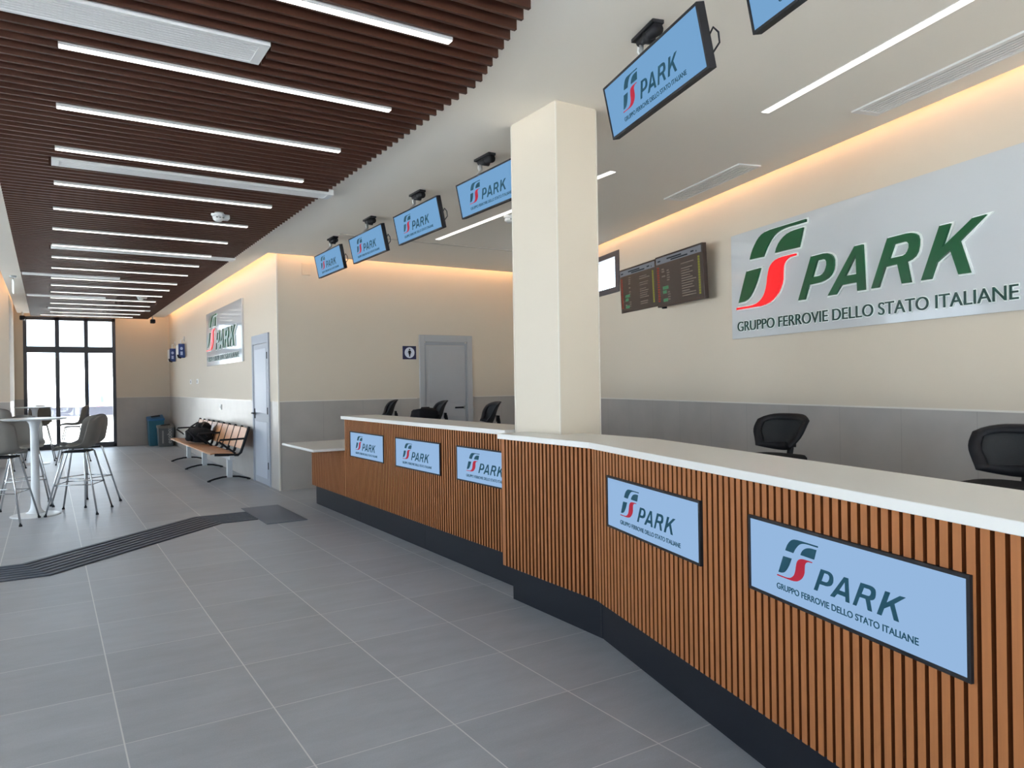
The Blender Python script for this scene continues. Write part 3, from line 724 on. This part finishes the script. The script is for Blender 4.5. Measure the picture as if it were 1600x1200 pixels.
# small wall boxes and plates
tag(simple('junction_plate', lambda b: box(b, 3.07, 3.19, YB-.02, YB, 3.03, 3.2), mat('plate_cream', (.66, .56, .44), .5), bevel=.004), 'small cream cover plate high on the wall left of the smallest monitor', 'wall plate')
for yy, zz, lb in ((16.9, 1.59, 'right small socket plate of the pair below the wall devices'), (17.75, 1.59, 'left small socket plate of the pair below the wall devices'), (14.45, 1.09, 'white socket plate on the grey tiles above the bench')):
    t = thing('socket_plate', lb, 'wall socket', (XH, yy, zz), 0, 'socket plates on the bench wall')
    boxo('cover', (-.012, 0, -.09, .09, -.05, .05), alu_white, t, bevel=.003)
    boxo('insert', (-.014, -.011, -.045, .045, -.025, .025), mat('insert_grey', (.3, .3, .3), .5), t)
def wall_device(y, z, lb):
    t = thing('wall_device', lb, 'wall device', (XH, y, z), 0, 'blue wall devices')
    boxo('white_body', (-.125, 0, -.05, .50, -.15, .15), alu_white, t, bevel=.01)
    boxo('blue_front', (-.15, -.015, -.075, -.05, -.165, .16), mat('signal_blue', (.012, .045, .22), .3), t, bevel=.006)
    def em_(b):
        vs = [(.03*math.cos(2*PI*k/20)-.085, .05+.035*math.sin(2*PI*k/20)) for k in range(20)]
        a = [b.verts.new((x, -.078, z_)) for x, z_ in vs]; c = [b.verts.new((x, -.082, z_)) for x, z_ in vs]
        b.faces.new(a); b.faces.new(c[::-1])
        for i in range(20): b.faces.new((a[i], a[(i+1) % 20], c[(i+1) % 20], c[i]))
        box(b, -.11, -.06, -.082, -.078, -.10, -.02)
    simple('white_symbol', em_, mat('symbol_pale', (.45, .55, .8), .4), t)
    def br(b): tube(b, [(-.07, .1, .14), (-.07, .1, .26), (0, .1, .28)], .012, 8); box(b, -.012, 0, .04, .16, .22, .34)
    simple('bracket', br, MAT['silver_paint'], t)
    def hk(b): tube(b, [(-.17, -.09, -.10), (-.16, -.12, -.155), (-.10, -.12, -.17)], .018, 8)
    simple('lower_hook', hk, black_pl, t)
wall_device(20.0, 2.28, 'left blue and white device high on the bench wall, nearest the corner')
wall_device(18.55, 2.32, 'right blue and white device high on the bench wall')

# ceiling fittings
def detector(loc, lb):
    t = thing('smoke_detector', lb, 'smoke detector', loc, 0, 'white ceiling detectors')
    simple('base', lambda b: lathe(b, [(0, .05), (.065, .05), (.07, .03), (.06, .015), (0, .015)], 28), alu_white, t, smooth=True)
    simple('sensor_head', lambda b: lathe(b, [(0, -.035), (.03, -.035), (.048, -.02), (.055, 0), (.052, .016), (0, .016)], 28), alu_white, t, smooth=True)
    simple('sounder_box', lambda b: box(b, .0, .12, .02, .12, .0, .05), alu_white, t, bevel=.012)
    simple('slots', lambda b: [box(b, -.03+k*.03, -.012+k*.03, -.056, -.048, -.006, .0) for k in range(3)], black_pl, t)
detector((1.50, 7.95, 3.185), 'white smoke detector under the slats, nearer one')
detector((1.53, 15.7, 3.185), 'white smoke detector under the slats, far down the hall')
detector((4.30, 6.80, 3.235), 'small white ceiling sensor beside the column')
def camera_unit(loc, lb):
    t = thing('security_camera', lb, 'camera', loc, 0, 'black security cameras at the far ceiling edge')
    simple('mount', lambda b: tube(b, [(0, 0, .0), (0, 0, -.09)], .022, 10), alu_white, t, smooth=True)
    simple('body', lambda b: box(b, -.055, .055, -.10, .06, -.19, -.09), black_pl, t, bevel=.02)
    simple('lens', lambda b: tube(b, [(0, -.10, -.14), (0, -.115, -.14)], .028, 14), mat('lens_glass', (.02, .02, .03), .1), t)
camera_unit((-.47, 20.5, CH), 'black camera at the ceiling edge left of the far window')
camera_unit((2.26, 20.45, CH), 'black camera at the ceiling edge right of the far window')
t = thing('exit_light', 'thin white emergency sign seen edge-on under the left ceiling strip', 'emergency light', (-.44, 14.1, CH))
simple('mount', lambda b: lathe(b, [(0, 0), (.05, 0), (.045, -.03), (0, -.03)], 20), mat('grey_mount', (.35, .36, .37), .5), t)
simple('stem', lambda b: tube(b, [(0, 0, -.03), (0, 0, -.08)], .006, 8), chrome, t)
boxo('sign_plate', (-.007, .007, -.16, .16, -.27, -.08), emat('exit_white', (.8, .95, 1), 1.5), t)

# ------------------------------------------------------------------ tactile floor strip
t = thing('tactile_path', 'dark ribbed tactile guide path turning across the tiled floor', 'tactile path', (0, 0, 0))
lo = [(LWX+.05, 6.80), (-.001, 6.80), (1.56, 8.30), (1.93, 8.30)]; hi = [(LWX+.05, 7.41), (-.206, 7.41), (1.36, 8.91), (1.93, 8.91)]
def bandstrip(b, f0, f1, z0, z1):
    A = [(l[0]+(q[0]-l[0])*f0, l[1]+(q[1]-l[1])*f0) for l, q in zip(lo, hi)]; B = [(l[0]+(q[0]-l[0])*f1, l[1]+(q[1]-l[1])*f1) for l, q in zip(lo, hi)]
    for i in range(3): prism(b, [A[i], A[i+1], B[i+1], B[i]], z0, z1)
simple('base_mat', lambda b: bandstrip(b, 0, 1, 0, .003), mat('tactile_base', (.016, .020, .030), .6), t)
simple('ribs', lambda b: [bandstrip(b, (k+.25)/7, (k+.72)/7, .003, .008) for k in range(7)], mat('tactile_rib', (.075, .092, .125), .5), t)
t = tag(simple('tactile_plate', lambda b: box(b, 1.935, 2.37, 7.95, 9.18, 0, .006), mat('tactile_plate', (.085, .105, .14), .4), bevel=.002), 'smooth dark blue-grey floor plate where the tactile path ends', 'tactile plate')

# ------------------------------------------------------------------ bar tables and stools
def bar_table(loc, lb):
    t = thing('bar_table', lb, 'table', loc, 0, 'round bar tables')
    simple('tabletop', lambda b: lathe(b, [(0, 1.128), (.325, 1.128), (.335, 1.124), (.325, 1.116), (.30, 1.108), (0, 1.108)], 64), table_white, t)
    simple('pedestal', lambda b: lathe(b, [(0, 1.107), (.085, 1.107), (.07, 1.09), (.052, 1.06), (.044, 1.0), (.042, .6), (.045, .15), (.055, .08), (.075, .045), (.10, .03), (0, .03)], 32), table_white, t, smooth=True)
    simple('base', lambda b: lathe(b, [(0, .03), (.09, .03), (.235, .014), (.255, .006), (.255, 0), (0, 0)], 64), table_white, t)
    return t
bar_table((-.135, 10.22, 0), 'white round bar table nearest the camera, on a disc base')
bar_table((-.22, 17.3, 0), 'white round bar table farther back, near the far window')

def make_stool():
    t = thing('bar_stool', '', 'stool', (0, 0, 0), 0, 'grey shell bar stools')
    # local +y is the front of the seat
    prof = [(.215, .735, .185), (.19, .762, .205), (.10, .762, .222), (0, .752, .23), (-.09, .752, .228), (-.15, .775, .222), (-.19, .83, .215), (-.212, .90, .212), (-.232, .98, .212), (-.25, 1.06, .208), (-.262, 1.12, .18), (-.266, 1.145, .12)]
    bm = bmesh.new(); NU = 12; rows = []
    for i, (yy, zz, hw) in enumerate(prof):
        row = []
        for k in range(NU+1):
            u = -1+2*k/NU; wrap = abs(u)**2.5
            x = hw*u*(1 if abs(u) < .99 else .99)
            dy = dz = 0
            if i < 5: dz = wrap*(.035 if i > 0 else .01)
            else: dy = wrap*.085; dz = -wrap*.02 if i > 9 else 0
            if i == 4: dz = wrap*.06; dy = wrap*.02
            if i == 5: dz = wrap*.05; dy = wrap*.06
            row.append(bm.verts.new((x, yy+dy, zz+dz)))
        rows.append(row)
    for a, b in zip(rows, rows[1:]):
        for k in range(NU): bm.faces.new((a[k], a[k+1], b[k+1], b[k]))
    o = bm_obj('seat_shell', bm, shell_grey, t, smooth=True)
    s = o.modifiers.new('thick', 'SOLIDIFY'); s.thickness = .012; s.offset = -1
    s = o.modifiers.new('sub', 'SUBSURF'); s.levels = 1; s.render_levels = 2
    boxo('under_plate', (-.14, .14, -.12, .14, .715, .735), black_pl, t, bevel=.008)
    for sx in (-1, 1):
        for sy in (-1, 1):
            lg = simple('leg', lambda b: tube(b, [(sx*.11, sy*.10, .735), (sx*.135, sy*.125, .715), (sx*.27, sy*.27, .012)], .0105, 12), chrome, t, smooth=True)
            simple('rubber_foot', lambda b: lathe(b, [(0, 0), (.017, 0), (.015, .02), (0, .022)], 14, (sx*.271, sy*.271, 0)), black_pl, lg)
    def ring(b):
        k = .207; zz = .345
        P = [(-k, -k, zz), (k, -k, zz), (k, k, zz), (-k, k, zz)]
        for i in range(4): tube(b, [P[i], P[(i+1) % 4]], .0065, 8)
    simple('footrest', ring, chrome, t, smooth=True)
    return t
st = make_stool()
def face(dx, dy): return math.atan2(dy, dx)-PI/2
ST = [((.306, 10.14), face(-.94, .34), 'grey bar stool right of the nearest bar table, turned sideways'),
      ((.40, 10.83), face(-.66, .75), 'pale grey bar stool just behind the sideways one, back towards the viewer'),
      ((-.44, 9.80), face(.3, .95), 'grey bar stool at the left edge, its rounded back facing the viewer'),
      ((-.25, 11.02), face(.08, -1), 'grey bar stool behind the column of the nearest bar table'),
      ((.42, 16.95), face(-1, .12), 'grey bar stool at the farther table, turned sideways before the window'),
      ((-.70, 16.3), face(.3, .95), 'grey bar stool left of the farther table, its back facing the viewer'),
      ((-.15, 18.05), face(-.05, -1), 'grey bar stool beyond the farther table, facing the viewer')]
for i, (p, rz, lb) in enumerate(ST):
    o = st if i == 0 else copy_tree(st)
    o.location = (p[0], p[1], 0); o.rotation_euler = (0, 0, rz); o['label'] = lb

# ------------------------------------------------------------------ waiting bench
bt = thing('waiting_bench', 'row bench of wooden seats with black frames along the hall wall', 'bench', (0, 0, 0))
SY0, SP, NS = 11.80, .475, 9
# profile in x (front 2.07 -> back 2.62)
for i in range(NS):
    y0 = SY0+i*SP+.012; y1 = y0+SP-.024
    def seat(b):
        P = [(2.06, .452), (2.10, .462), (2.2, .458), (2.32, .446), (2.46, .432), (2.475, .43)]
        up = [[b.verts.new((x, yy, z_)) for yy in (y0, y1)] for x, z_ in P]; dn = [[b.verts.new((x, yy, z_-.018)) for yy in (y0, y1)] for x, z_ in P]
        for a, c in zip(up, up[1:]): b.faces.new((a[0], a[1], c[1], c[0]))
        for a, c in zip(dn, dn[1:]): b.faces.new((a[0], c[0], c[1], a[1]))
        for j in (0, 1):
            for k in range(len(P)-1): b.faces.new((up[k][j], up[k+1][j], dn[k+1][j], dn[k][j]))
        b.faces.new((up[0][0], up[0][1], dn[0][1], dn[0][0])); b.faces.new((up[-1][0], up[-1][1], dn[-1][1], dn[-1][0]))
    simple('seat', seat, seat_wood, bt)
    def backp(b):
        a = math.atan2(.11, .36)
        M = Matrix.Translation((2.515, 0, .50)) @ Matrix.Rotation(a, 4, 'Y')
        box(b, -.008, .008, y0+.02, y1-.02, .0, .335, M)
    simple('backrest', backp, seat_wood, bt, bevel=.005)
for i in range(NS+1):
    def rib(b):
        yy = SY0+i*SP
        tube(b, [(2.12, yy, .435), (2.46, yy, .415), (2.50, yy, .45), (2.63, yy, .84)], .021, 8)
    simple('back_rib', rib, black_pl, bt)
def beam(b): box(b, 2.33, 2.40, SY0-.02, SY0+NS*SP+.02, .345, .41)
simple('beam', beam, steel, bt, bevel=.004)
for yy in (SY0, SY0+4*SP, SY0+5*SP, SY0+NS*SP):
    simple('armrest', lambda b: tube(b, [(2.57, yy, .66), (2.20, yy, .655), (2.18, yy, .63), (2.42, yy, .44)], .015, 8), black_pl, bt)
for yy in (12.06, 14.22, 15.95):
    lg = simple('leg', lambda b: box(b, 2.34, 2.42, yy-.035, yy+.035, .05, .345), steel, bt, bevel=.006)
    def ft(b): tube(b, [(2.08, yy, .016), (2.16, yy, .04), (2.28, yy, .062), (2.40, yy, .066), (2.52, yy, .055), (2.67, yy, .016)], .014, 8)
    simple('foot_bar', ft, black_pl, lg)
    simple('foot_pads', lambda b: [lathe(b, [(0, 0), (.028, 0), (.026, .022), (0, .022)], 14, (x, yy, 0)) for x in (2.08, 2.67)], black_pl, lg)
# backpack on the bench
def blob(name, c, r, m, parent, seed, amp=.12, sub=3):
    bm = bmesh.new(); bmesh.ops.create_icosphere(bm, subdivisions=sub, radius=1)
    rr = random.Random(seed); ph = [rr.random()*6 for _ in range(6)]
    for v in bm.verts:
        x, y_, z_ = v.co; p = 3.0
        n_ = (abs(x)**p+abs(y_)**p+abs(z_)**p)**(1/p); v.co /= n_
        w_ = 1+amp*(math.sin(3*x+ph[0])*math.sin(4*y_+ph[1])+.5*math.sin(7*z_+ph[2]+3*x)+.35*math.sin(11*y_+ph[3]))
        v.co = Vector((v.co.x*r[0]*w_+c[0], v.co.y*r[1]*w_+c[1], v.co.z*r[2]*w_+c[2]))
    return bm_obj(name, bm, m, parent, smooth=True)
t = thing('backpack', 'black travel backpack lying on the bench seats', 'bag', (2.33, 14.35, .47))
blob('bag_body', (-.01, 0, .13), (.21, .44, .125), black_fab, t, 3, .06)
blob('upper_compartment', (.08, .12, .26), (.12, .26, .09), black_fab, t, 5, .1)
blob('front_pocket', (-.20, -.12, .12), (.06, .2, .09), black_fab, t, 8, .08)
simple('straps', lambda b: (tube(b, [(-.15, -.42, .1), (-.25, -.35, .24), (-.16, -.1, .29), (-.02, .1, .35), (.1, .3, .3)], .014, 8), tube(b, [(.05, -.44, .12), (-.02, -.3, .3), (.08, -.02, .36)], .012, 8)), black_pl, t, smooth=True)
simple('buckle', lambda b: box(b, -.285, -.262, -.2, -.15, .1, .2), mat('buckle_grey', (.3, .3, .3), .4), t)

# recycling bins in the corner
def bin_(loc, w, d, hh, mbody, mside, lid, lb, text=None):
    t = thing('recycling_bin', lb, 'bin', loc, 0, 'recycling bins in the far corner')
    def body(b):
        a = [(-w/2+.02, -d/2+.02), (w/2-.02, -d/2+.02), (w/2-.02, d/2-.02), (-w/2+.02, d/2-.02)]
        c = [(-w/2, -d/2), (w/2, -d/2), (w/2, d/2), (-w/2, d/2)]
        lo_ = [b.verts.new((x, y_, 0)) for x, y_ in a]; hi_ = [b.verts.new((x, y_, hh*.84)) for x, y_ in c]
        b.faces.new(lo_[::-1]); b.faces.new(hi_)
        for i in range(4): b.faces.new((lo_[i], lo_[(i+1) % 4], hi_[(i+1) % 4], hi_[i])).material_index = 1 if i == 1 else 0
    simple('body', body, [mbody, mside], t, bevel=.01)
    def lidf(b):
        P = [(-w/2-.01, -d/2-.01, .84), (w/2+.01, -d/2-.01, .88), (w/2+.01, d/2+.01, 1.0), (-w/2-.01, d/2+.01, .94)]
        lo_ = [b.verts.new((x, y_, hh*.84)) for x, y_, k in P]; hi_ = [b.verts.new((x, y_, hh*k+.02)) for x, y_, k in P]
        b.faces.new(lo_[::-1]); b.faces.new(hi_)
        for i in range(4): b.faces.new((lo_[i], lo_[(i+1) % 4], hi_[(i+1) % 4], hi_[i]))
    simple('lid', lidf, lid, t, bevel=.01)
    def slot(b):
        vs = [(-w*.28, -d*.12, .915), (w*.3, -d*.12, .945), (w*.3, d*.22, .985), (-w*.28, d*.22, .945)]
        b.faces.new([b.verts.new((x, y_, hh*k+.025)) for x, y_, k in vs]); b.faces.new([b.verts.new((x, y_, hh*k+.020)) for x, y_, k in vs][::-1])
    simple('opening', slot, black_pl, t)
    if text:
        def tm(nm_, s_, x, off):
            c = bpy.data.curves.new('txt', 'FONT'); c.body = s_; c.size = off; c.extrude = .001; c.offset = .001
            oo = bpy.data.objects.new('txt', c); COL.objects.link(oo); bpy.context.view_layer.update()
            me = bpy.data.meshes.new_from_object(oo.evaluated_get(dg())); bpy.data.objects.remove(oo); me.materials.clear(); me.materials.append(mat('bin_text', (.42, .43, .42), .5))
            q = bpy.data.objects.new(nm_, me); link(q, t); q.rotation_euler = (PI/2, -PI/2, 0); q.location = (x, -d/2-.004, .07)
        tm('vertical_lettering', text, w*.32, .145)
        boxo('pale_stripe', (-w*.27, -w*.17, -d/2-.004, -d/2+.012, .08, hh*.74), mat('bin_stripe', (.26, .26, .25), .5), t)
    return t
bin_((2.33, 20.84, 0), .36, .42, .76, mat('bin_teal', (.012, .13, .20), .4), mat('bin_navy', (.008, .05, .13), .4), mat('bin_blue', (.02, .15, .36), .35), 'blue recycling bin in the corner, behind the grey one')
bin_((2.50, 20.36, 0), .36, .34, .54, mat('bin_grey', (.10, .11, .115), .5), mat('bin_black', (.015, .016, .02), .5), mat('bin_lid_grey', (.17, .16, .14), .45), 'grey bin with vertical lettering, in front of the blue bin', 'ecobox')

# ------------------------------------------------------------------ office chairs
def make_chair():
    t = thing('office_chair', '', 'chair', (0, 0, 0), 0, 'black high office chairs behind the counters')
    # local +y = facing direction
    NU, NV = 14, 8
    def surf(u, v, grow=1.0):                   # u -1..1, v 0..1
        hw = (.135+.065*math.sin(min(1, v*1.3)*PI/2))*grow
        # rounded outline
        vv = v
        x = hw*u
        top = 1-.16*abs(u)**4; bot = .10*abs(u)**2
        zz = .98+.23*(bot+(top-bot)*vv)
        yy = -.15+.085*u*u-.05*(vv-.5)+.10*(vv-.45)**2*(-1 if vv > .45 else 1)
        return Vector((x, yy, zz))
    bm = bmesh.new(); g = [[bm.verts.new(surf(-1+2*i/NU, j/NV)) for i in range(NU+1)] for j in range(NV+1)]
    for j in range(NV):
        for i in range(NU): bm.faces.new((g[j][i], g[j][i+1], g[j+1][i+1], g[j+1][i]))
    o = bm_obj('mesh_back', bm, black_mesh, t, smooth=True); s = o.modifiers.new('thick', 'SOLIDIFY'); s.thickness = .008
    bm = bmesh.new(); loop = [surf(-1+2*i/NU, 0) for i in range(NU+1)]+[surf(1, j/NV) for j in range(1, NV+1)]+[surf(1-2*i/NU, 1) for i in range(1, NU+1)]+[surf(-1, 1-j/NV) for j in range(1, NV)]
    n_ = len(loop); cen = sum(loop, Vector())/n_; rings = []
    for k, p in enumerate(loop):
        inn = (cen-p); inn = inn.normalized()
        nn_ = Vector((0, 1, 0))
        q = p+inn*.048
        q = Vector((q.x, q.y, q.z))
        rings.append([bm.verts.new(p+nn_*.014), bm.verts.new(p-inn*.008), bm.verts.new(p-nn_*.014), bm.verts.new(q-nn_*.010), bm.verts.new(q+nn_*.010)])
    for k in range(n_):
        a, b = rings[k], rings[(k+1) % n_]
        for m_ in range(5): bm.faces.new((a[m_], a[(m_+1) % 5], b[(m_+1) % 5], b[m_]))
    bm_obj('back_frame', bm, black_pl, t, smooth=True)
    simple('back_support', lambda b: (tube(b, [(0, -.185, 1.03), (0, -.195, .98), (0, -.185, .93), (0, -.12, .885), (0, 0, .87)], .022, 10), box(b, -.05, .05, -.19, -.172, .99, 1.06)), black_pl, t, smooth=True)
    def seat(b):
        N = 40; prev = None
        for zz, k in ((.875, .90), (.885, .98), (.905, 1.0), (.93, .99), (.945, .93), (.95, .6)):
            ring = []
            for i in range(N):
                a = 2*PI*i/N; c, s_ = math.cos(a), math.sin(a); e = .55
                ring.append(b.verts.new((.195*k*math.copysign(abs(c)**e, c), .0+.19*k*math.copysign(abs(s_)**e, s_), zz)))
            if prev:
                for i in range(N): b.faces.new((prev[i], prev[(i+1) % N], ring[(i+1) % N], ring[i]))
            else: b.faces.new(ring[::-1])
            prev = ring
        b.faces.new(prev)
    simple('seat', seat, black_fab, t, smooth=True)
    simple('gas_lift', lambda b: (tube(b, [(0, 0, .1), (0, 0, .5)], .028, 12), tube(b, [(0, 0, .5), (0, 0, .875)], .016, 12)), black_pl, t, smooth=True)
    def fr(b): 
        pts = [(.21*math.cos(2*PI*k/28), .21*math.sin(2*PI*k/28), .42) for k in range(29)]; tube(b, pts, .009, 8, caps=False)
        for k in range(3): a = 2*PI*k/3; tube(b, [(0, 0, .44), (.21*math.cos(a), .21*math.sin(a), .42)], .007, 6)
    simple('foot_ring', fr, chrome, t, smooth=True)
    for k in range(5):
        a = 2*PI*k/5+.3; lg = simple('base_arm', lambda b: tube(b, [(0, 0, .11), (.31*math.cos(a), .31*math.sin(a), .07)], .024, 8, r2=.015), black_pl, t, smooth=True)
        simple('castor', lambda b: (lathe(b, [(0, 0), (.022, .004), (.028, .027), (.022, .05), (0, .055)], 14, (.31*math.cos(a), .31*math.sin(a), 0))), black_pl, lg, smooth=True)
    return t
ch = make_chair()
CHS = [((4.06, 3.22), face(-1, .02), 0, 'black office chair behind the nearer counter, below the large sign'),
       ((3.74, 1.66), face(-1, .02), 0, 'black office chair cut off by the right edge'),
       ((4.13, 7.18), face(-1, .25), .03, 'black office chair seen just left of the column'),
       ((4.09, 8.40), face(-1, .25), .03, 'black office chair in front of the toilet door, bag on its seat'),
       ((3.92, 9.58), face(-1, .25), .03, 'black office chair left of the toilet sign, farthest one')]
for i, (p, rz, dz, lb) in enumerate(CHS):
    o = ch if i == 0 else copy_tree(ch)
    o.location = (p[0], p[1], 0); o.rotation_euler = (0, 0, rz); o['label'] = lb
    if dz: o.scale = (1, 1, 1+dz/1.2)
t = thing('shoulder_bag', 'black bag resting on the seat of the chair before the toilet door', 'bag', (4.0, 8.38, .975))
blob('bag_body', (0, 0, .095), (.17, .17, .085), black_fab, t, 11, .09)
simple('handle', lambda b: tube(b, [(-.08, 0, .15), (-.05, 0, .185), (.05, 0, .185), (.08, 0, .15)], .009, 8), black_pl, t, smooth=True)

# ------------------------------------------------------------------ outside
bm = bmesh.new(); box(bm, -60, 60, 21.5, 80, -.25, -.05); box(bm, -60, -6, -40, 21.5, -.25, -.05); box(bm, -6, 60, -40, -4.2, -.25, -.05)
o = struct(bm_obj('ground', bm, mat('pale_paving', (.62, .61, .59), .8)))
t = thing('low_wall', 'low white wall with a blue-grey coping seen through the far window', 'wall', (0, 26, 0))
boxo('masonry', (-8, 8, -.1, .1, -.05, .66), mat('white_render', (.8, .8, .78), .8), t); boxo('coping', (-8, 8, -.14, .14, .66, .93), mat('coping_blue', (.012, .014, .024), .6), t)
b_ = thing('white_building', 'overexposed white building across the street outside the far window', 'building', (0, 36, 0))
boxo('facade', (-16, 16, 0, 6, -.05, 2.6), MAT['white_render'], b_); boxo('roof_edge', (-16.1, 16.1, -.15, 6, 2.6, 2.66), mat('roof_grey', (.2, .2, .24), .7), b_)
boxo('blue_doorway', (1.72, 2.10, -.02, .0, .7, 2.15), mat('pale_blue', (.16, .22, .32), .5), b_); boxo('blue_doorway', (1.38, 1.55, -.02, 0, .9, 2.15), MAT['pale_blue'], b_)
boxo('red_poster', (1.77, 2.02, -.03, -.02, .7, .85), mat('poster_red', (.28, .06, .07), .6), b_); boxo('dark_figure_sign', (1.93, 2.03, -.03, -.02, .9, 1.3), mat('dark_blue_sign', (.03, .05, .12), .6), b_)
boxo('name_board', (.4, .85, -.03, 0, 2.0, 2.1), mat('board_grey', (.22, .22, .22), .6), b_)
